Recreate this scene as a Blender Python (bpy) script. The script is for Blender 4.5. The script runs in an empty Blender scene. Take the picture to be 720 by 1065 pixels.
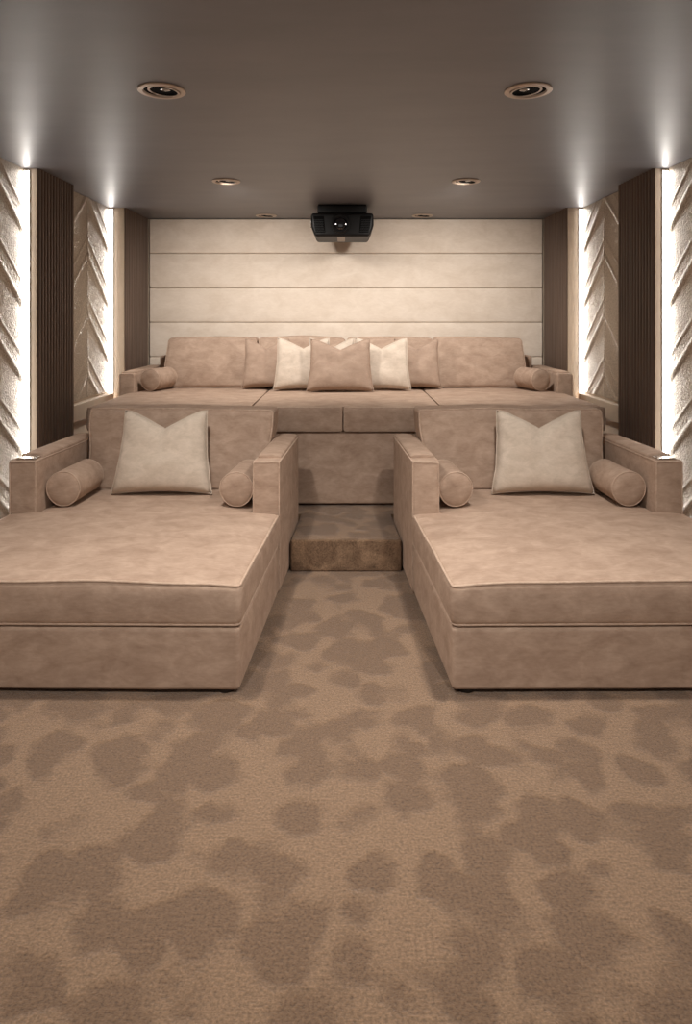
import bpy, math, random
from mathutils import Vector, Matrix, noise
random.seed(7)
C = bpy.context.scene.collection
PI = math.pi
CEIL = 2.62
DB = 6.9            # distance of the back wall
WX = 2.21           # side wall plane
# ------------------------------------------------------------------ materials
def new_mat(name):
    m = bpy.data.materials.new(name); m.use_nodes = True
    nt = m.node_tree; nt.nodes.clear()
    out = nt.nodes.new('ShaderNodeOutputMaterial')
    b = nt.nodes.new('ShaderNodeBsdfPrincipled')
    nt.links.new(b.outputs[0], out.inputs[0])
    return m, nt, b
def srgb(r, g, b):
    f = lambda c: (c/255/12.92) if c/255 <= .04045 else ((c/255+.055)/1.055)**2.4
    return (f(r), f(g), f(b), 1)
def coords(nt, scale=(1, 1, 1), kind='Object'):
    tc = nt.nodes.new('ShaderNodeTexCoord'); mp = nt.nodes.new('ShaderNodeMapping')
    mp.inputs['Scale'].default_value = scale
    nt.links.new(tc.outputs[kind], mp.inputs[0]); return mp.outputs[0]
def noise_n(nt, vec, scale, detail=3, rough=.5, dist=0):
    n = nt.nodes.new('ShaderNodeTexNoise'); nt.links.new(vec, n.inputs['Vector'])
    n.inputs['Scale'].default_value = scale; n.inputs['Detail'].default_value = detail
    n.inputs['Roughness'].default_value = rough; n.inputs['Distortion'].default_value = dist
    return n.outputs['Fac']
def ramp(nt, fac, stops):
    r = nt.nodes.new('ShaderNodeValToRGB'); nt.links.new(fac, r.inputs[0])
    e = r.color_ramp.elements
    while len(e) < len(stops): e.new(.5)
    for k, (p, c) in enumerate(stops): e[k].position = p; e[k].color = c
    return r.outputs[0]
def mix(nt, fac, a, b, mode='MIX'):
    n = nt.nodes.new('ShaderNodeMix'); n.data_type = 'RGBA'; n.blend_type = mode
    for sock, v in ((n.inputs[0], fac), (n.inputs[6], a), (n.inputs[7], b)):
        if hasattr(v, 'is_linked') or hasattr(v, 'links'): nt.links.new(v, sock)
        else: sock.default_value = v
    return n.outputs[2]
def math_n(nt, op, a, b=0.0):
    n = nt.nodes.new('ShaderNodeMath'); n.operation = op
    for k, v in enumerate((a, b)):
        if hasattr(v, 'links'): nt.links.new(v, n.inputs[k])
        else: n.inputs[k].default_value = v
    return n.outputs[0]
def bump(nt, b, height, strength, dist, prev=None):
    n = nt.nodes.new('ShaderNodeBump'); n.inputs['Strength'].default_value = strength
    n.inputs['Distance'].default_value = dist
    nt.links.new(height, n.inputs['Height'])
    if prev is not None: nt.links.new(prev, n.inputs['Normal'])
    nt.links.new(n.outputs[0], b.inputs['Normal']); return n.outputs[0]
def velvet(name, lo, hi, scale=7, sheen=.42, weave=0.0):
    """brushed velvet / suede: mottled nap, soft sheen"""
    m, nt, b = new_mat(name)
    v = coords(nt, (1, 1.5, 1.7))
    n1 = noise_n(nt, v, scale, 5, .62, .5)
    n2 = noise_n(nt, coords(nt, (2, 6, 6)), scale*2.2, 3, .6)
    f = math_n(nt, 'ADD', math_n(nt, 'MULTIPLY', n1, .72), math_n(nt, 'MULTIPLY', n2, .28))
    col = ramp(nt, f, [(.36, lo), (.64, hi)])
    nt.links.new(col, b.inputs['Base Color'])
    b.inputs['Roughness'].default_value = .85
    b.inputs['Specular IOR Level'].default_value = .2
    b.inputs['Sheen Weight'].default_value = sheen
    b.inputs['Sheen Roughness'].default_value = .45
    b.inputs['Sheen Tint'].default_value = hi
    p = bump(nt, b, noise_n(nt, coords(nt), 320, 2), .25, .002)
    bump(nt, b, n1, .25, .006, p)
    return m
M = {}
M['suede'] = velvet('taupe_suede', srgb(153, 129, 112), srgb(182, 158, 140))
M['suede_pipe'] = velvet('taupe_suede_piping', srgb(168, 144, 126), srgb(192, 168, 150), 20)
M['cream'] = velvet('cream_velvet', srgb(188, 173, 157), srgb(208, 193, 178), 12, .3)
M['mocha'] = velvet('mocha_velvet', srgb(154, 131, 115), srgb(172, 149, 132), 12, .3)
M['wallpad'] = velvet('wall_suede', srgb(220, 204, 187), srgb(234, 220, 205), 5, .2)

def carpet():
    m, nt, b = new_mat('patterned_carpet')
    v = coords(nt)
    wob = noise_n(nt, v, 11, 4, .65)
    vor = nt.nodes.new('ShaderNodeTexVoronoi'); vor.feature = 'SMOOTH_F1'
    vor.inputs['Scale'].default_value = 5.6; vor.inputs['Randomness'].default_value = .95
    vor.inputs['Smoothness'].default_value = .25
    wn = nt.nodes.new('ShaderNodeTexNoise'); wn.inputs['Scale'].default_value = 5; wn.inputs['Detail'].default_value = 3
    nt.links.new(v, wn.inputs['Vector'])
    warp = mix(nt, .16, v, wn.outputs['Color'], 'ADD')
    nt.links.new(warp, vor.inputs['Vector'])
    f = math_n(nt, 'ADD', vor.outputs['Distance'], math_n(nt, 'MULTIPLY', math_n(nt, 'SUBTRACT', wob, .5), .42))
    big = noise_n(nt, v, 1.7, 2)
    f = math_n(nt, 'ADD', f, math_n(nt, 'MULTIPLY', math_n(nt, 'SUBTRACT', big, .5), .75))
    v2 = nt.nodes.new('ShaderNodeTexVoronoi'); v2.feature = 'SMOOTH_F1'; v2.inputs['Scale'].default_value = 9.5
    v2.inputs['Smoothness'].default_value = .3; nt.links.new(warp, v2.inputs['Vector'])
    f = math_n(nt, 'ADD', math_n(nt, 'MULTIPLY', f, .72), math_n(nt, 'MULTIPLY', v2.outputs['Distance'], .28))
    mask = ramp(nt, f, [(.455, (0, 0, 0, 1)), (.60, (1, 1, 1, 1))])
    col = mix(nt, mask, srgb(117, 93, 73), srgb(138, 112, 89))
    fine = noise_n(nt, v, 115, 4, .8)
    strk = noise_n(nt, coords(nt, (6, 60, 1)), 3, 3, .7)
    sp = math_n(nt, 'ADD', math_n(nt, 'MULTIPLY', fine, .75), math_n(nt, 'MULTIPLY', strk, .25))
    spk = ramp(nt, sp, [(.34, (.42, .41, .40, 1)), (.64, (1.42, 1.42, 1.42, 1))])
    col = mix(nt, 1.0, col, spk, 'MULTIPLY')
    nt.links.new(col, b.inputs['Base Color'])
    b.inputs['Roughness'].default_value = .95
    b.inputs['Specular IOR Level'].default_value = .1
    b.inputs['Sheen Weight'].default_value = .2
    p = bump(nt, b, fine, .8, .008)
    bump(nt, b, mask, .3, .01, p)
    return m
M['carpet'] = carpet()

def ceiling_mat():
    m, nt, b = new_mat('satin_ceiling_paint')
    n = noise_n(nt, coords(nt, (1, 3, 1)), 1.6, 5, .6)
    nt.links.new(ramp(nt, n, [(.3, srgb(109, 108, 112)), (.7, srgb(118, 116, 120))]), b.inputs['Base Color'])
    b.inputs['Roughness'].default_value = .42
    b.inputs['Specular IOR Level'].default_value = .45
    bump(nt, b, n, .06, .01)
    return m
M['ceiling'] = ceiling_mat()

def flute_mat():
    m, nt, b = new_mat('dark_fluted_oak')
    n = noise_n(nt, coords(nt, (40, 40, 1.2)), 1.5, 4, .6)
    nt.links.new(ramp(nt, n, [(.3, srgb(84, 68, 58)), (.7, srgb(112, 92, 79))]), b.inputs['Base Color'])
    b.inputs['Roughness'].default_value = .55
    return m
M['flute'] = flute_mat()

def chevron_mat():
    m, nt, b = new_mat('champagne_crackle')
    v = coords(nt)
    vor = nt.nodes.new('ShaderNodeTexVoronoi'); vor.feature = 'F1'
    vor.inputs['Scale'].default_value = 75; nt.links.new(v, vor.inputs['Vector'])
    n = noise_n(nt, v, 55, 4, .7)
    f = math_n(nt, 'ADD', math_n(nt, 'MULTIPLY', vor.outputs['Distance'], .7), math_n(nt, 'MULTIPLY', n, .6))
    nt.links.new(ramp(nt, f, [(.3, srgb(150, 137, 121)), (.75, srgb(182, 169, 152))]), b.inputs['Base Color'])
    b.inputs['Roughness'].default_value = .4
    b.inputs['Metallic'].default_value = .25
    bump(nt, b, f, .5, .006)
    return m
M['chevron'] = chevron_mat()

def plain(name, col, rough=.5, metal=0.0, bumpy=.0, spec=.5):
    m, nt, b = new_mat(name)
    n = noise_n(nt, coords(nt), 14, 3)
    lo = tuple(c*.93 for c in col[:3])+(1,)
    nt.links.new(ramp(nt, n, [(.3, lo), (.7, col)]), b.inputs['Base Color'])
    b.inputs['Roughness'].default_value = rough; b.inputs['Metallic'].default_value = metal
    b.inputs['Specular IOR Level'].default_value = spec
    if bumpy: bump(nt, b, noise_n(nt, coords(nt), 150, 2), bumpy, .002)
    return m
M['return'] = plain('pale_return', srgb(196, 178, 158), .6)
M['plaster'] = plain('warm_plaster', srgb(198, 180, 160), .8)
M['black'] = plain('black_plastic', srgb(17, 15, 15), .5, spec=.3)
M['black_matt'] = plain('matt_black', srgb(12, 11, 11), .85, spec=.1)
M['trimring'] = plain('nickel_trim', srgb(190, 172, 156), .35, .35)
M['chrome'] = plain('brushed_chrome', srgb(215, 210, 204), .22, 1.0)
M['darkwood'] = plain('dark_foot', srgb(26, 21, 18), .6)
M['grey_label'] = plain('grey_label', srgb(150, 138, 128), .5)
def glass(name, col, rough=.05):
    m, nt, b = new_mat(name)
    b.inputs['Base Color'].default_value = col; b.inputs['Roughness'].default_value = rough
    b.inputs['Coat Weight'].default_value = 1
    return m
M['lens'] = glass('dark_lens', srgb(18, 18, 22))
M['lamp_lens'] = glass('lamp_lens', srgb(120, 112, 104), .15)
def emit(name, col, s):
    m, nt, b = new_mat(name)
    b.inputs['Base Color'].default_value = (.8, .8, .8, 1)
    b.inputs['Emission Color'].default_value = col; b.inputs['Emission Strength'].default_value = s
    return m
LED_S = 12.5
M['led'] = emit('led_tape', (1, .95, .90, 1), LED_S)

# ------------------------------------------------------------------ mesh helpers
class MB:
    def __init__(s): s.v = []; s.f = []
    def add(s, vs, fs, T=None):
        o = len(s.v)
        s.v += [tuple(T(*p)) if T else tuple(p) for p in vs]
        s.f += [tuple(i+o for i in f) for f in fs]; return s
    def box(s, x0, x1, y0, y1, z0, z1, T=None):
        vs = [(x, y, z) for z in (z0, z1) for y in (y0, y1) for x in (x0, x1)]
        return s.add(vs, [(0, 2, 3, 1), (4, 5, 7, 6), (0, 1, 5, 4), (2, 6, 7, 3), (0, 4, 6, 2), (1, 3, 7, 5)], T)
    def build(s, name, mat, parent=None, smooth=True, loc=None, angle=None):
        me = bpy.data.meshes.new(name); me.from_pydata(s.v, [], s.f); me.update()
        import bmesh
        bm = bmesh.new(); bm.from_mesh(me); bmesh.ops.recalc_face_normals(bm, faces=bm.faces); bm.to_mesh(me); bm.free()
        if smooth:
            for p in me.polygons: p.use_smooth = True
            if angle: me.set_sharp_from_angle(angle=math.radians(angle))
        me.materials.append(mat)
        o = bpy.data.objects.new(name, me); C.objects.link(o)
        if parent: o.parent = parent
        if loc: o.location = loc
        return o
def lin(a, b, n): return [a+(b-a)*i/n for i in range(n+1)]
def axis(h, r, n, k=4):
    return lin(-h, -h+r, k)[:-1]+lin(-h+r, h-r, n)+lin(h-r, h, k)[1:]
def rbox(mb, x0, x1, y0, y1, z0, z1, r, nx=6, ny=6, nz=3, T=None, xs=None, ys=None):
    """box with rounded edges, gridded so it can be puffed or sheared by T(x,y,z)"""
    c = ((x0+x1)/2, (y0+y1)/2, (z0+z1)/2); h = ((x1-x0)/2, (y1-y0)/2, (z1-z0)/2)
    r = min(r, *[q*.98 for q in h])
    A = [axis(h[0], r, nx), axis(h[1], r, ny), axis(h[2], r, nz)]
    if ys: A[1] = sorted(set([round(q, 6) for q in A[1]]+[round(q-c[1], 6) for q in ys]))
    idx = {}; vs = []; fs = []
    def vert(p):
        key = tuple(round(q, 5) for q in p)
        if key in idx: return idx[key]
        inn = [max(-(h[i]-r), min(h[i]-r, p[i])) for i in range(3)]
        d = Vector([p[i]-inn[i] for i in range(3)])
        q = Vector(inn)+(d.normalized()*r if d.length > 1e-9 else d)
        q = (q[0]+c[0], q[1]+c[1], q[2]+c[2])
        vs.append(tuple(T(*q)) if T else q); idx[key] = len(vs)-1; return idx[key]
    for ax in range(3):
        a, b_ = [(1, 2), (0, 2), (0, 1)][ax]
        for sgn in (-1, 1):
            for i in range(len(A[a])-1):
                for j in range(len(A[b_])-1):
                    q = []
                    for (ii, jj) in ((i, j), (i+1, j), (i+1, j+1), (i, j+1)):
                        p = [0, 0, 0]; p[ax] = sgn*h[ax]; p[a] = A[a][ii]; p[b_] = A[b_][jj]; q.append(vert(p))
                    if len(set(q)) >= 3: fs.append(tuple(dict.fromkeys(q)))
    return mb.add(vs, fs)
def tube(mb, path, r, closed=False, seg=7, T=None):
    P = [Vector(T(*p)) if T else Vector(p) for p in path]; n = len(P); rings = []
    up = None; vs = []; fs = []
    for i in range(n):
        a = P[(i-1) % n] if closed or i > 0 else P[i]
        b = P[(i+1) % n] if closed or i < n-1 else P[i]
        t = (b-a)
        t = t.normalized() if t.length > 1e-9 else Vector((0, 0, 1))
        if up is None: up = t.orthogonal().normalized()
        up = (up-t*up.dot(t)); up = up.normalized() if up.length > 1e-6 else t.orthogonal().normalized()
        s = t.cross(up)
        for k in range(seg):
            a_ = 2*PI*k/seg; vs.append(P[i]+(up*math.cos(a_)+s*math.sin(a_))*r)
    m = n if closed else n-1
    # closed loops: match the last ring to the first by nearest rotation
    shift = 0
    if closed:
        best = 1e9
        for q in range(seg):
            d = (vs[(n-1)*seg+q]-vs[0]).length
            if d < best: best, shift = d, q
    for i in range(m):
        j = (i+1) % n
        sh = shift if (closed and i == n-1) else 0
        for k in range(seg):
            fs.append((i*seg+(k+sh) % seg, i*seg+(k+1+sh) % seg, j*seg+(k+1) % seg, j*seg+k))
    if not closed:
        fs.append(tuple(range(seg))[::-1]); fs.append(tuple((n-1)*seg+k for k in range(seg)))
    return mb.add(vs, fs)
def edge_loop(x0, x1, y0, y1, z, r, n=14, k=4, plane='xy'):
    """rounded rectangle following the rounded rim of an rbox"""
    ins = r*.29; R = r*.707; pts = []
    cs = [(x1-ins-R, y1-ins-R, 0), (x0+ins+R, y1-ins-R, 90), (x0+ins+R, y0+ins+R, 180), (x1-ins-R, y0+ins+R, 270)]
    for i, (cx, cy, a0) in enumerate(cs):
        arc = [(cx+R*math.cos(math.radians(a0+90*q/k)), cy+R*math.sin(math.radians(a0+90*q/k))) for q in range(k+1)]
        pts += arc
        nx_, ny_, na = cs[(i+1) % 4]
        e = (nx_+R*math.cos(math.radians(na)), ny_+R*math.sin(math.radians(na)))
        s = arc[-1]
        pts += [(s[0]+(e[0]-s[0])*q/n, s[1]+(e[1]-s[1])*q/n) for q in range(1, n)]
    if plane == 'xy': return [(a, b, z) for a, b in pts]
    if plane == 'xz': return [(a, z, b) for a, b in pts]
    return [(z, a, b) for a, b in pts]
def lathe(mb, prof, seg=32, T=None, closed=False):
    """profile of (radius, height) about z"""
    vs = []; fs = []; n = len(prof)
    for r, z in prof:
        for k in range(seg):
            a = 2*PI*k/seg; vs.append((r*math.cos(a), r*math.sin(a), z))
    for i in range(n if closed else n-1):
        j = (i+1) % n
        for k in range(seg):
            fs.append((i*seg+k, i*seg+(k+1) % seg, j*seg+(k+1) % seg, j*seg+k))
    if not closed:
        if prof[0][0] > 1e-6: fs.append(tuple(range(seg))[::-1])
        if prof[-1][0] > 1e-6: fs.append(tuple((n-1)*seg+k for k in range(seg)))
    return mb.add(vs, fs, T)
def tag(o, label, cat, group=None):
    o['label'] = label; o['category'] = cat
    if group: o['group'] = group
    return o
def thing(name, loc, label, cat, group=None, rz=0):
    o = bpy.data.objects.new(name, None); C.objects.link(o); o.location = loc; o.rotation_euler = (0, 0, rz)
    o.empty_display_size = .1
    return tag(o, label, cat, group)
def structure(o): o['kind'] = 'structure'; return o
def nz(x, y, z, s, seed=0): return noise.noise(Vector((x*s+seed*7.3, y*s+seed*3.1, z*s)))

# ------------------------------------------------------------------ the room shell
Y0 = -1.6
structure(MB().box(-WX-.15, WX+.15, Y0, DB+.15, -.1, 0).build('floor', M['carpet'], smooth=False))
# carpeted platform for the back row with the aisle step between the chaises
pf = MB()
PFY, STY, STX, PZ = 4.72, 4.17, .318, .2
pf.box(-WX, WX, PFY, DB, 0, PZ)
def Tst(x, y, z):
    return (x*(.350-.028*min(1, max(0, (y-STY)/(PFY-STY))))/STX, y, z-.0004 if z > PZ-.001 else z)
rbox(pf, -STX, STX, STY, PFY+.05, 0, PZ, .014, 4, 6, 2, Tst)
plat = structure(pf.build('floor_platform', M['carpet'], angle=40))
for s, nm in ((-1, 'wall_left'), (1, 'wall_right')):
    structure(MB().box(*sorted((s*WX, s*(WX+.15))), Y0, DB+.15, -.1, CEIL+.15).build(nm, M['plaster'], smooth=False))
wb = structure(MB().box(-WX, WX, DB, DB+.15, 0, CEIL).build('wall_back', M['plaster'], smooth=False))
# padded horizontal boards over the back wall
PX = 2.035; rows = 5; RH = .357
for k in range(rows):
    z1 = CEIL-.004-k*RH; z0 = z1-RH+.003
    def T(x, y, z, z0=z0, z1=z1, k=k):
        if y < DB-.02:
            w = max(0, 1-((z-(z0+z1)/2)/((z1-z0)/2))**4)
            y -= .006*w+.002*nz(x, 0, z, 2.5, k)
        return (x, y, z)
    mb = MB(); rbox(mb, -PX, PX, DB-.035, DB-.001, z0, z1, .012, 40, 1, 8, T)
    mb.build('upholstered_board', M['wallpad'], wb)

# ------------------------------------------------------------------ recessed downlights
DL = [(-.828, 2.98), (.818, 2.98), (-.898, 4.97), (.898, 4.97), (-.80, 6.64), (.765, 6.64), (-.83, .9), (.83, .9)]  # last pair: added out of view to light the carpet and chaise fronts
HR = .083
ce = MB().box(-WX-.15, WX+.15, Y0, DB+.15, CEIL, CEIL+.15).build('ceiling', M['ceiling'], smooth=False)
structure(ce)
cut = MB()
for x, y in DL:
    lathe(cut, [(HR, CEIL-.05), (HR, CEIL+.25)], 40, lambda a, b, c, x=x, y=y: (a+x, b+y, c))
co = cut.build('cutter', M['black'], smooth=False)
bo = ce.modifiers.new('holes', 'BOOLEAN'); bo.operation = 'DIFFERENCE'; bo.object = co; bo.solver = 'EXACT'
bpy.context.view_layer.update()
dg = bpy.context.evaluated_depsgraph_get()
nm_ = bpy.data.meshes.new_from_object(ce.evaluated_get(dg))
ce.modifiers.clear(); ce.data = nm_
bpy.data.objects.remove(co)
nm_.materials.clear(); nm_.materials.append(M['ceiling'])
def downlight_parts(root, tilt, az):
    lathe(MBr := MB(), [(HR-.004, .004), (.104, .004-.004), (.106, -.004), (.102, -.008), (HR, -.009), (HR-.004, -.003)], 40, closed=True)
    MBr.build('trim_ring', M['trimring'], root, angle=40)
    can = MB(); lathe(can, [(HR-.002, .0), (HR-.002, .115), (.0005, .115)], 40)
    can.build('can', M['black_matt'], root, angle=40)
    R = Matrix.Rotation(az, 3, 'Z') @ Matrix.Rotation(tilt, 3, 'Y')
    off = R @ Vector((.009, 0, 0))
    def T(a, b, c): return R @ Vector((a, b, c)) + Vector((off.x, off.y, -.004))
    gm = MB(); lathe(gm, [(.071, -.003), (.071, .012), (.064, .012), (.061, -.003)], 40, T, closed=True)
    g = gm.build('gimbal_ring', M['trimring'], root, angle=40)
    bf = MB(); lathe(bf, [(.0605, .004), (.0605, -.001), (.036, .010), (.036, .016)], 40, T, closed=True)
    bf.build('baffle', M['black_matt'], g, angle=40)
    ln = MB(); lathe(ln, [(.0005, .002), (.015, .003), (.026, .005), (.034, .010), (.035, .016), (.0005, .016)], 32, T)
    ln.build('lamp_lens', M['lamp_lens'], g, angle=40)
E_DL = [108, 108, 118, 118, 0, 0, 108, 108]
TILT = [8, 8, 46, 46, 0, 0, 28, 28]
CONE = [118, 118, 122, 122, 90, 90, 92, 92]
dl_lab = ['recessed downlight nearest the camera on the left of the ceiling',
          'recessed downlight nearest the camera on the right of the ceiling',
          'mid-ceiling recessed downlight left of the projector',
          'mid-ceiling recessed downlight right of the projector',
          'far recessed downlight against the back wall left of the projector',
          'far recessed downlight against the back wall right of the projector',
          'added unseen downlight over the front carpet on the left',
          'added unseen downlight over the front carpet on the right']
for i, (x, y) in enumerate(DL):
    r = thing('recessed_downlight', (x, y, CEIL), dl_lab[i], 'downlight', 'recessed ceiling downlights')
    downlight_parts(r, math.radians(5), 0 if i != 1 else PI)
    L = bpy.data.lights.new('downlight_beam', 'SPOT'); L.energy = E_DL[i]
    L.color = (1, .94, .87); L.spot_size = math.radians(CONE[i]); L.spot_blend = 1; L.shadow_soft_size = .09 if i in (2, 3) else .06
    lo = bpy.data.objects.new('downlight_beam', L); C.objects.link(lo); lo.location = (x, y, CEIL-(.06 if i in (2, 3) else .03)); lo.rotation_euler = (math.radians(TILT[i]), 0, 0)

# ------------------------------------------------------------------ side walls: pilasters, light strips, chevron panels
def pilaster(s, y0, y1, xi, label):
    r = thing('fluted_pilaster', (s*WX, y0, 0), label, 'pilaster', 'fluted pilasters')
    zb = PZ+.001 if y0 > PFY else .001
    L = y1-y0
    MB().box(*sorted((-s*.002, -s*(WX-xi-.016))), .004, L, zb, CEIL-.001).build('core', M['return'], r, smooth=False)
    # vertical flutes facing into the room: one corrugated slab
    n = round(L/.047); p = L/n; prof = []
    for i in range(n):
        a = i*p
        prof += [(a+.003, 0.0), (a+.006, .012), (a+.016, .016), (a+p-.016, .016), (a+p-.006, .012), (a+p-.003, 0.0)]
    pts = [(0, -.001)]+[(q, h) for q, h in prof]+[(L, -.001)]
    vs = []; fs = []
    for z in (zb, CEIL-.001):
        for q, h in pts: vs.append((-s*(WX-xi-.016+h), q, z))
    k = len(pts)
    for i in range(k-1): fs.append((i, i+1, k+i+1, k+i))
    fs.append((0, k-1, 2*k-1, k)); fs.append(tuple(range(k))); fs.append(tuple(range(k, 2*k)))
    MB().add(vs, fs).build('fluted_face', M['flute'], r, smooth=False)
    # LED tape in an aluminium channel on the side that faces the screen
    ch = MB().box(*sorted((-s*.006, -s*.046)), -.006, .003, zb+.01, CEIL-.01).build('light_channel', M['chrome'], r, smooth=False)
    MB().box(*sorted((-s*.012, -s*.042)), -.013, -.0062, zb+.02, CEIL-.02).build('light_strip', M['led'], ch, smooth=False)
    return r
def chevron(s, y0, y1, zb, label):
    yc = (y0+y1)/2; H = CEIL-.003
    W = y1-y0; nu, nv = int(W/.0085), int((H-zb)/.0095)
    per = .505; vs = []; fs = []
    for j in range(nv+1):
        z = zb+(H-zb)*j/nv
        for i in range(nu+1):
            u = -W/2+W*i/nu
            sv = (2.60-z-.86*abs(u))/per
            f = sv-math.floor(sv)
            h = .008+.003*f                                  # each leaf rises towards its lower edge
            if f > .86: h += .0065*math.sin(PI*(f-.86)/.14)   # rounded rib
            if .60 < f < .68: h += .004*math.sin(PI*(f-.60)/.08)
            au = abs(u)
            h += .009*max(0, 1-au/.016)                      # spine
            e = min(W/2-au, .02)/.02
            h = max(.004, h*min(1, .35+.65*e))
            vs.append((-s*h, u+W/2, z))
    for j in range(nv):
        for i in range(nu):
            a = j*(nu+1)+i; fs.append((a, a+1, a+nu+2, a+nu+1))
    # thickness: a rim back to the wall
    o = len(vs); rim = [i for i in range(nu+1)]+[(j)*(nu+1)+nu for j in range(1, nv+1)]+[nv*(nu+1)+i for i in range(nu-1, -1, -1)]+[j*(nu+1) for j in range(nv-1, 0, -1)]
    for q in rim: vs.append((-s*.002, vs[q][1], vs[q][2]))
    for k in range(len(rim)):
        k2 = (k+1) % len(rim); fs.append((rim[k], rim[k2], o+k2, o+k))
    o_ = MB().add(vs, fs).build('chevron_wall_panel', M['chevron'], None, loc=(s*WX, y0, 0), angle=60)
    return tag(o_, label, 'wall panel', 'chevron relief wall panels')
for s, side in ((-1, 'left'), (1, 'right')):
    pilaster(s, 4.54, 5.13, 2.10, f'dark fluted pilaster behind the outer arm of the {side} chaise')
    pilaster(s, 6.17, 6.86, 2.045, f'dark fluted pilaster in the {side} back corner beside the sofa arm')
    pilaster(s, 2.88, 3.47, 2.10, f'dark fluted pilaster on the {side} wall nearest the camera')
    chevron(s, 3.475, 4.522, .004, f'champagne chevron relief panel on the {side} wall, nearest the camera')
    chevron(s, 5.135, 6.152, .92, f'champagne chevron relief panel between the two {side} pilasters')
    tr = MB(); rbox(tr, *sorted((s*WX, s*(WX-.055))), 5.135, 6.15, .76, .90, .008, 1, 2, 1)
    structure(tr.build('trim_1' if s < 0 else 'trim_2', M['return'], angle=40))

# ------------------------------------------------------------------ chaises
SHEAR, ROT = .052, .011
XF = .447
W2, LEN, ARMY = .785, 1.83, 1.015
AW = .155
ZT = .462
def make_chaise(s, label):
    """s=-1 left chaise, s=+1 right one; local y runs from the foot end to the back"""
    cx = s*(XF+W2)
    root = thing('chaise_lounge', (cx, 2.82, 0), label, 'chaise', 'front row chaise lounges', rz=s*ROT)
    sh = lambda x, y, z: (x-s*SHEAR*y, y, z)
    # base: front plinth narrows behind the arms
    def Tb(x, y, z):
        if y > ARMY: x *= (W2-AW-.01)/W2
        b = .006*nz(x, y, z, 4, 3)
        return sh(x, y-(.004+b if y < .02 else 0), z)
    mb = MB(); rbox(mb, -W2+.004, W2-.004, .0, 1.70, .016, .285, .02, 14, 10, 4, Tb, ys=[ARMY-.002, ARMY+.004])
    mb.build('base', M['suede'], root)
    # T-shaped seat cushion
    def Ts(x, y, z):
        q = 1-(x/W2)**2; p = max(0, 1-((y-.55)/1.1)**2)
        if z > .40:
            z += .026*max(0, q)**.6*max(0, p)**.5 + .006*nz(x, y, 0, 3.2, 1+s)
            z -= .006*max(0, 1-abs(x)/.3)*max(0, 1-abs(y-.8)/.5)
        bul = .010*math.sin(PI*max(0, min(1, (z-.285)/.18)))
        if y < .03: y -= bul*(1+.5*nz(x, 0, z, 3, 2))
        if abs(x) > W2-.04 and y < ARMY: x += math.copysign(bul*.6, x)
        if y > ARMY: x *= (W2-AW-.006)/W2
        return sh(x, y, z)
    ys = [ARMY-.012, ARMY+.001]
    mb = MB(); rbox(mb, -W2, W2, -.004, 1.52, .288, ZT, .030, 26, 26, 4, Ts, ys=ys)
    seat = mb.build('seat_cushion', M['suede'], root)
    mb = MB()
    for z in (ZT-.008, .288+.008):
        lp = edge_loop(-W2-.001, W2+.001, -.005, 1.52, z, .030, 60)
        tube(mb, lp, .0064, True, 6, Ts)
    mb.build('piping', M['suede_pipe'], seat)
    # arms: tall slabs to the floor with a padded top
    for a in (-1, 1):
        x0, x1 = sorted((a*W2, a*(W2-AW)))
        def Ta(x, y, z):
            return sh(x, y+(.003*nz(x, 0, z, 5, 4) if y < ARMY+.03 else 0), z+.004*nz(x, y, 0, 4, 9)*(z > .6))
        mb = MB(); rbox(mb, x0, x1, ARMY, LEN, .011, .765, .014, 3, 10, 10, Ta)
        arm = mb.build('arm', M['suede'], root)
        mb = MB()
        def Tp(x, y, z):
            c = (x0+x1)/2
            if z > .77: z += .009*max(0, 1-((x-c)/(AW/2))**2)
            return sh(x, y, z)
        rbox(mb, x0+.006, x1-.006, ARMY+.115, LEN-.004, .755, .781, .011, 6, 10, 1, Tp)
        mb.build('arm_pad', M['suede'], arm)
        mb = MB()
        tube(mb, edge_loop(x0-.001, x1+.001, .028, .765, ARMY+.003, .014, 14, plane='xz'), .005, True, 6, Ta)
        inner = -a*s < 0          # piping along the top edges
        for xx in (x0+.003, x1-.003):
            tube(mb, [(xx, ARMY+.01+q*(LEN-ARMY-.02)/14, .763) for q in range(15)], .005, False, 6, Ta)
        mb.build('piping', M['suede_pipe'], arm)
        if a == s:                # the outer arm carries a bright metal plate
            mb = MB(); c = (x0+x1)/2
            rbox(mb, c-.050, c+.056, ARMY+.028, ARMY+.106, .760, .778, .005, 2, 2, 1, sh)
            pl = mb.build('metal_plate', M['chrome'], arm); pl['label'] = 'bright metal plate'
    # back frame and back cushion
    mb = MB(); rbox(mb, -W2+AW+.002, W2-AW-.002, LEN-.13, LEN-.01, .10, .775, .02, 8, 2, 6, sh)
    mb.build('back_frame', M['suede'], root)
    bw = W2-AW-.004
    y0, y1, z0, z1 = 1.575, 1.77, ZT-.002, .985
    def Tc(x, y, z):
        t = (z-z0)/(z1-z0)
        q = max(0, 1-(x/bw)**2); p = max(0, 1-(2*t-1)**2)
        c = (y0+y1)/2
        y = c+(y-c)*(1+.42*q**.6*p**.6) + .006*nz(x, y, z, 4, 5+s)
        if t > .8: z += .010*nz(x, 0, 0, 3.0, 6+s) + .008*q
        if z > .70: q2 = min(1, (z-.70)/.2); x *= 1+.034*q2*q2*(3-2*q2)
        y += .10*(t-.45)
        if s*x > 0: x *= 1-.085*min(1, s*x/.5)
        return sh(x, y, z)
    mb = MB(); rbox(mb, -bw, bw, y0, y1, z0, z1, .03, 22, 4, 14, Tc)
    bc = mb.build('back_cushion', M['suede'], root)
    mb = MB()
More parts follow.
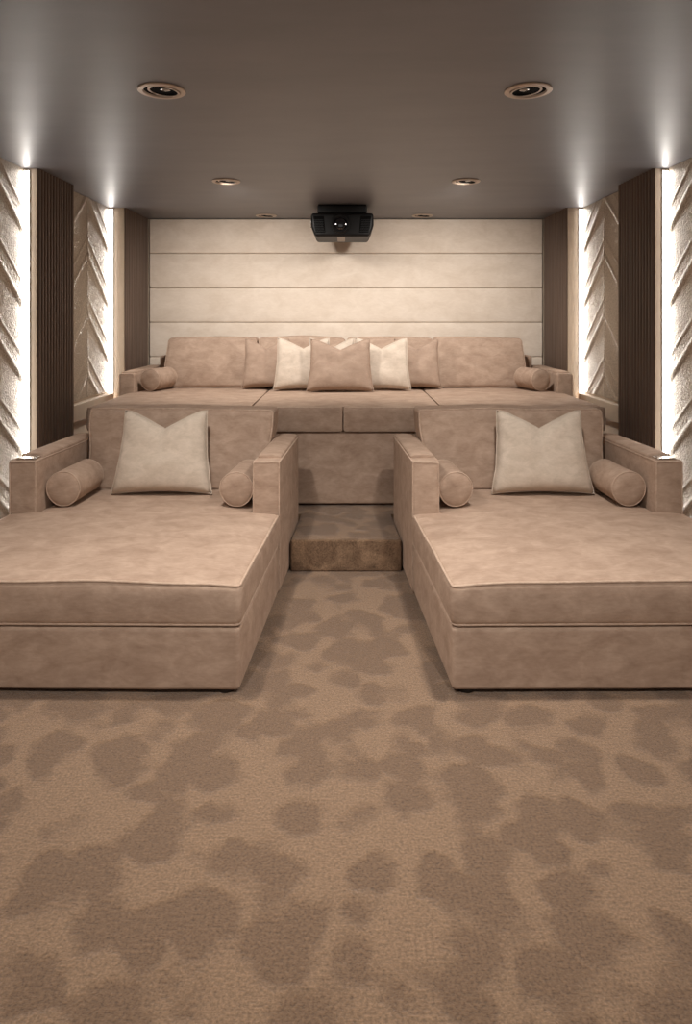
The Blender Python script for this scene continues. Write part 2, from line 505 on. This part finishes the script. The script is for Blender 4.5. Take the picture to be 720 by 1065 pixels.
    for yy in (y0+.009, y1-.009):
        tube(mb, edge_loop(-bw-.001, bw+.001, z0, z1+.001, yy, .03, 30, plane='xz'), .0064, True, 6, Tc)
    mb.build('piping', M['suede_pipe'], bc)
    for fx in (-W2+.07, W2-.07):
        for fy in (.048, LEN-.08):
            mb = MB(); lathe(mb, [(.036, 0), (.040, .004), (.042, .022)], 20, lambda a, b, c: sh(a+fx, b+fy, c))
            mb.build('foot', M['darkwood'], root, angle=40)
    return root
make_chaise(-1, 'left taupe suede chaise lounge with open foot end on the carpet')
make_chaise(1, 'right taupe suede chaise lounge with open foot end on the carpet')
def chaise_pt(s, x, y, z):
    """local chaise point to world"""
    x = x-s*SHEAR*y
    c, n = math.cos(s*ROT), math.sin(s*ROT)
    return (s*(XF+W2)+c*x-n*y, 2.82+n*x+c*y, z)

# ------------------------------------------------------------------ loose cushions
def bolster(loc, rad, L, rz, rx, label, mat='suede'):
    """lies along local y with its near end at the origin"""
    n = 30; prof = [(.0005, -.004), (rad*.5, -.003), (rad*.88, .0), (rad*.97, .006), (rad, .016)]
    prof += [(rad*(1+.012*math.sin(PI*t)), L*t) for t in lin(.08, .92, 10)]
    prof += [(rad, L-.016), (rad*.97, L-.006), (rad*.88, L), (rad*.5, L+.003), (.0005, L+.004)]
    def T(a, b, c): return (a+.003*nz(a, c, b, 9, 2), c, b+.003*nz(a, c, b, 7, 3)+rad)
    mb = MB(); lathe(mb, prof, 40, T)
    o = mb.build('bolster_pillow', M[mat], None, loc=loc)
    o.rotation_euler = (rx, 0, rz)
    for yy in (.006, L-.006):
        mb = MB(); tube(mb, [(rad*.975*math.cos(2*PI*k/40), rad*.975*math.sin(2*PI*k/40), yy) for k in range(40)], .0045, True, 6, T)
        mb.build('piping', M['suede_pipe'], o)
    return tag(o, label, 'bolster', 'bolster pillows')
BR = .102
for s, side in ((-1, 'left'), (1, 'right')):
    ix = W2-AW-BR-.014
    for a, nm in ((s, 'outer'), (-s, 'inner')):
        yb = 1.10 if a == s else 1.10
        p = chaise_pt(s, a*ix, yb, ZT+.021)
        bolster(p, BR, .355, s*(ROT+SHEAR)+ (-.02*a), 0, f'taupe bolster on the {side} chaise against its {nm} arm')

def pillow(loc, w, h, t, dip, lean, rz, mat, label, seed, spread=.09, roll=0):
    n = 30
    def S(u, v, side):
        pin = .055*(1-v*v)
        x = u*w/2*(1-pin)*(1-spread*v)
        a = (v+1)/2
        vv = dip*max(0, 1-abs(u)/.86)**1.25*max(0, a)**3.0
        z = h*(a+.035*(1-u*u)*(1-a)**3) - h*.03*(1-u*u)*a**4 - vv
        e = max(0, (1-u**4)*(1-v**4))**.46
        th = t/2*e*(1.0-.12*v)
        cr = math.exp(-((u+.04*math.sin(seed))/.20)**2)*max(0, a-.35)/.65
        th *= 1-.45*cr
        th *= 1+.07*nz(u, v, side, 2.2, seed)
        x += .004*nz(u, v, 1, 3, seed+5)
        y = side*th + .016*nz(u, v, 0, 1.5, seed+9)*(1-v*v)
        return (x, y, z)
    vs = []; fs = []
    g = {}
    P = [math.sin(PI/2*q) if False else q for q in lin(-1, 1, n)]
    for side in (-1, 1):
        for j in range(n+1):
            for i in range(n+1):
                rim = i in (0, n) or j in (0, n)
                if rim and side == 1: g[(side, i, j)] = g[(-1, i, j)]; continue
                vs.append(S(P[i], P[j], side)); g[(side, i, j)] = len(vs)-1
        for j in range(n):
            for i in range(n):
                fs.append((g[(side, i, j)], g[(side, i+1, j)], g[(side, i+1, j+1)], g[(side, i, j+1)]))
    o = MB().add(vs, fs).build('throw_pillow', M[mat], None, loc=loc)
    o.rotation_euler = (lean, roll, rz)
    rim = [(q, -1) for q in P]+[(1, q) for q in P[1:]]+[(q, 1) for q in P[::-1][1:]]+[(-1, q) for q in P[::-1][1:-1]]
    mb = MB(); tube(mb, [S(u, v, 0) for u, v in rim], .0038, True, 6)
    mb.build('piping', M[mat], o)
    return tag(o, label, 'pillow', 'throw pillows')
pillow((-1.163, 4.185, ZT+.026), .585, .52, .165, .10, -.20, .0, 'cream', 'cream pillow leaning on the back of the left chaise', 1)
pillow((1.243, 4.185, ZT+.026), .595, .52, .165, .10, -.20, .0, 'cream', 'cream pillow leaning on the back of the right chaise', 2)

# ------------------------------------------------------------------ back sofa on the platform
SY = 4.9
sofa = thing('sectional_sofa', (0, SY, PZ), 'wide taupe suede sofa on the platform against the back wall', 'sofa')
SW = 1.922; SAY = .93; SAW = .14; SL = 1.86
def Tsb(x, y, z):
    if y < .04: y += .005*nz(x, 0, z, 3, 1)
    return (x, y, z)
mb = MB(); rbox(mb, -SW+.006, SW-.006, .022, SL-.03, .012, .553, .02, 30, 6, 6, Tsb)
mb.build('base', M['suede'], sofa)
for fx in (-SW+.1, -.7, .7, SW-.1):
    mb = MB(); lathe(mb, [(.03, .0005), (.034, .004), (.034, .016)], 16, lambda a, b, c: (a+fx, b+.12, c)); mb.build('foot', M['darkwood'], sofa, angle=40)
ST = .733
def seat_c(x0, x1, y0, T_side, seed):
    c, hw = (x0+x1)/2, (x1-x0)/2
    def T(x, y, z):
        q = max(0, 1-((x-c)/hw)**2); p = max(0, 1-((y-.66)/.72)**2)
        if z > .66: z += .012*q**.5*p**.5+.005*nz(x, y, 0, 3, seed)
        if y < .03: y -= .008*math.sin(PI*max(0, min(1, (z-.556)/.177)))
        if T_side and y > SAY-.004:
            e = T_side*(2.0-SAW-.006)
            if T_side*x > abs(e): x = e+(x-T_side*SW)*.05
        return (x, y, z)
    mb = MB(); rbox(mb, x0, x1, y0, 1.42, .556, ST, .026, 20, 20, 3, T, ys=[SAY-.010, SAY-.003])
    o = mb.build('seat_cushion', M['suede'], sofa)
    mb = MB()
    for z in (ST-.007, .563):
        tube(mb, edge_loop(x0, x1, y0-.001, 1.42, z, .026, 40), .005, True, 6, T)
    mb.build('piping', M['suede_pipe'], o)
seat_c(-SW, -.713, -.002, -1, 1)
seat_c(.713, SW, -.002, 1, 2)
seat_c(-.706, .706, .034, 0, 3)
for x0, x1 in ((-.706, -.026), (-.018, .706)):
    def T(x, y, z):
        if y < .015: y -= .007*max(0, 1-((z-.645)/.088)**2)
        return (x, y, z)
    mb = MB(); rbox(mb, x0, x1, -.002, .046, .556, ST+.001, .016, 12, 1, 5, T)
    fp = mb.build('front_panel', M['suede'], sofa)
    mb = MB(); tube(mb, edge_loop(x0, x1, .556, ST+.002, .0035, .016, 20, plane='xz'), .0045, True, 6, T); mb.build('piping', M['suede_pipe'], fp)
for a in (-1, 1):
    x0, x1 = sorted((a*2.0, a*(2.0-SAW)))
    def Ta(x, y, z): return (x, y, z+.005*nz(x, y, 0, 4, a)*(z > .8))
    mb = MB(); rbox(mb, x0, x1, SAY, SL, .554, .905, .022, 4, 10, 5, Ta)
    arm = mb.build('arm', M['suede'], sofa)
    mb = MB(); tube(mb, edge_loop(x0, x1, .556, .905, SAY+.005, .022, 10, plane='xz'), .0045, True, 6, Ta); mb.build('piping', M['suede_pipe'], arm)
    mb = MB(); rbox(mb, x0+.008, x1-.008, SAY+.07, SL-.01, .895, .917, .010, 4, 8, 1, Ta); mb.build('arm_pad', M['suede'], arm)
mb = MB(); rbox(mb, -1.855, 1.855, SL-.17, SL-.01, .10, 1.02, .03, 20, 2, 6); mb.build('back_frame', M['suede'], sofa)
bx = [(-1.735, -.850), (-.843, -.004), (.004, .838), (.845, 1.72)]
for i, (x0, x1) in enumerate(bx):
    c, hw = (x0+x1)/2, (x1-x0)/2; z0, z1 = ST+.004, 1.214
    y0, y1 = 1.37, 1.56
    def T(x, y, z):
        t = (z-z0)/(z1-z0); q = max(0, 1-((x-c)/hw)**2); p = max(0, 1-(2*t-1)**2)
        cy = (y0+y1)/2
        y = cy+(y-cy)*(1+.5*q**.6*p**.6)+.008*nz(x, y, z, 4, i+20)
        if t > .7: z += .016*nz(x, 0, 0, 2.6, i+11)-.010*(1-q)
        if i in (0, 3):
            o = -1 if i == 0 else 1
            z -= .0*q; x -= o*.03*(t)*max(0, o*(x-c)/hw)
        y += .13*(t-.4)
        return (x, y, z)
    mb = MB(); rbox(mb, x0, x1, y0, y1, z0, z1, .035, 20, 4, 14, T)
    o = mb.build('back_cushion', M['suede'], sofa)
    mb = MB()
    for yy in (y0+.010, y1-.010):
        tube(mb, edge_loop(x0, x1, z0, z1, yy, .035, 24, plane='xz'), .005, True, 6, T)
    mb.build('piping', M['suede_pipe'], o)
SZ = PZ+ST
bolster((-1.735, 5.86, SZ+.018), .095, .31, -.28, 0, 'taupe bolster at the left end of the back sofa')
bolster((1.728, 5.86, SZ+.018), .095, .31, .28, 0, 'taupe bolster at the right end of the back sofa')
PL = [(277, 6.07, .43, .455, 'mocha', 'taupe pillow at the left end of the pillow row on the sofa', 11, .05),
      (315, 5.93, .50, .465, 'cream', 'cream pillow left of the middle pillow on the sofa', 12, .06),
      (354, 5.79, .555, .46, 'mocha', 'taupe pillow in front at the middle of the sofa pillow row', 13, .06),
      (397, 5.93, .50, .465, 'cream', 'cream pillow right of the middle pillow on the sofa', 14, .06),
      (434, 6.07, .43, .455, 'mocha', 'taupe pillow at the right end of the pillow row on the sofa', 15, .05),
      (345, 6.07, .44, .46, 'cream', 'pale pillow peeking out behind the middle sofa pillow', 16, .05)]
for px, d, w, h, mt, lab, sd, sp in PL:
    pillow(((px-360)*d/690, d, SZ+.02), w, h, .115, .085, -.20, 0, mt, lab, sd, sp)

# ------------------------------------------------------------------ ceiling projector
pj = thing('ceiling_projector', (-.034, 5.95, CEIL), 'black projector hanging from the ceiling in front of the back wall', 'projector')
PW, PD, pz0, pz1 = .283, .50, 2.325-CEIL, 2.540-CEIL
def Tj(x, y, z):
    t = (z-pz0)/(pz1-pz0)
    k = min(1, max(0, (.45-t)/.45))
    x *= 1-.13*k                      # the belly narrows
    y += .012*(x/PW)**2               # gently bowed face
    return (x, y, z)
mb = MB(); rbox(mb, -PW, PW, 0, PD, pz0, pz1, .03, 10, 6, 6, Tj); mb.build('housing', M['black'], pj)
for a in (-1, 1):
    mb = MB()
    mb.box(*sorted((a*.165, a*.262)), -.002, .02, pz0+.035, pz1-.03, Tj)
    vn = mb.build('vent', M['black_matt'], pj, smooth=False)
    for k in range(8):
        zz = pz0+.045+k*.0145
        MB().box(*sorted((a*.17, a*.257)), -.005, .0, zz, zz+.005, Tj).build('louver', M['black'], vn, smooth=False)
def Tl(a, b, c): return (a-.015, -c, b+(pz0+pz1)/2+.005)
mb = MB(); lathe(mb, [(.086, -.02), (.086, .012), (.078, .020), (.066, .018), (.058, .004), (.058, -.01)], 40, Tl, closed=True); lb = mb.build('lens_barrel', M['black'], pj, angle=40)
mb = MB(); lathe(mb, [(.0005, .014), (.02, .0125), (.04, .008), (.0575, .0), (.0575, -.008), (.0005, -.008)], 36, Tl); mb.build('lens_glass', M['lens'], lb, angle=60)
MB().box(-.045, .025, .03, PD*.8, pz0-.002, pz0+.004).build('underside_plate', M['grey_label'], pj, smooth=False)
for k in range(2):
    zz = pz0+.085+k*.045
    mb = MB(); rbox(mb, -PW-.004, -PW+.01, .05, .075, zz, zz+.012, .003, 1, 1, 1); mb.build('side_button', M['chrome'], pj)
mb = MB(); rbox(mb, -.225, .225, .03, PD-.04, pz1-.004, -.002, .02, 2, 2, 1)
mb.build('ceiling_mount', M['black'], pj, angle=40)

# ------------------------------------------------------------------ light from the open screen end of the room
w = bpy.data.worlds.new('room_light'); bpy.context.scene.world = w; w.use_nodes = True
bg = w.node_tree.nodes['Background']; bg.inputs[0].default_value = (1, .93, .86, 1); bg.inputs[1].default_value = .4

# ------------------------------------------------------------------ camera
cam = bpy.data.cameras.new('camera'); co = bpy.data.objects.new('camera', cam); C.objects.link(co)
co.location = (0, 0, 1.6); co.rotation_euler = (PI/2, 0, 0)
cam.sensor_fit = 'VERTICAL'; cam.sensor_height = 36; cam.lens = 690/1065*36
cam.shift_y = -(532.5-330)/1065; cam.clip_start = .05
sc = bpy.context.scene; sc.camera = co
vs_ = sc.view_settings
sc.display_settings.display_device = 'sRGB'
vs_.view_transform = 'Standard'; vs_.look = 'None'; vs_.gamma = 1; vs_.use_curve_mapping = False
vs_.exposure = .5
sc.cycles.use_denoising = True
sc.cycles.max_bounces = 8; sc.cycles.diffuse_bounces = 5
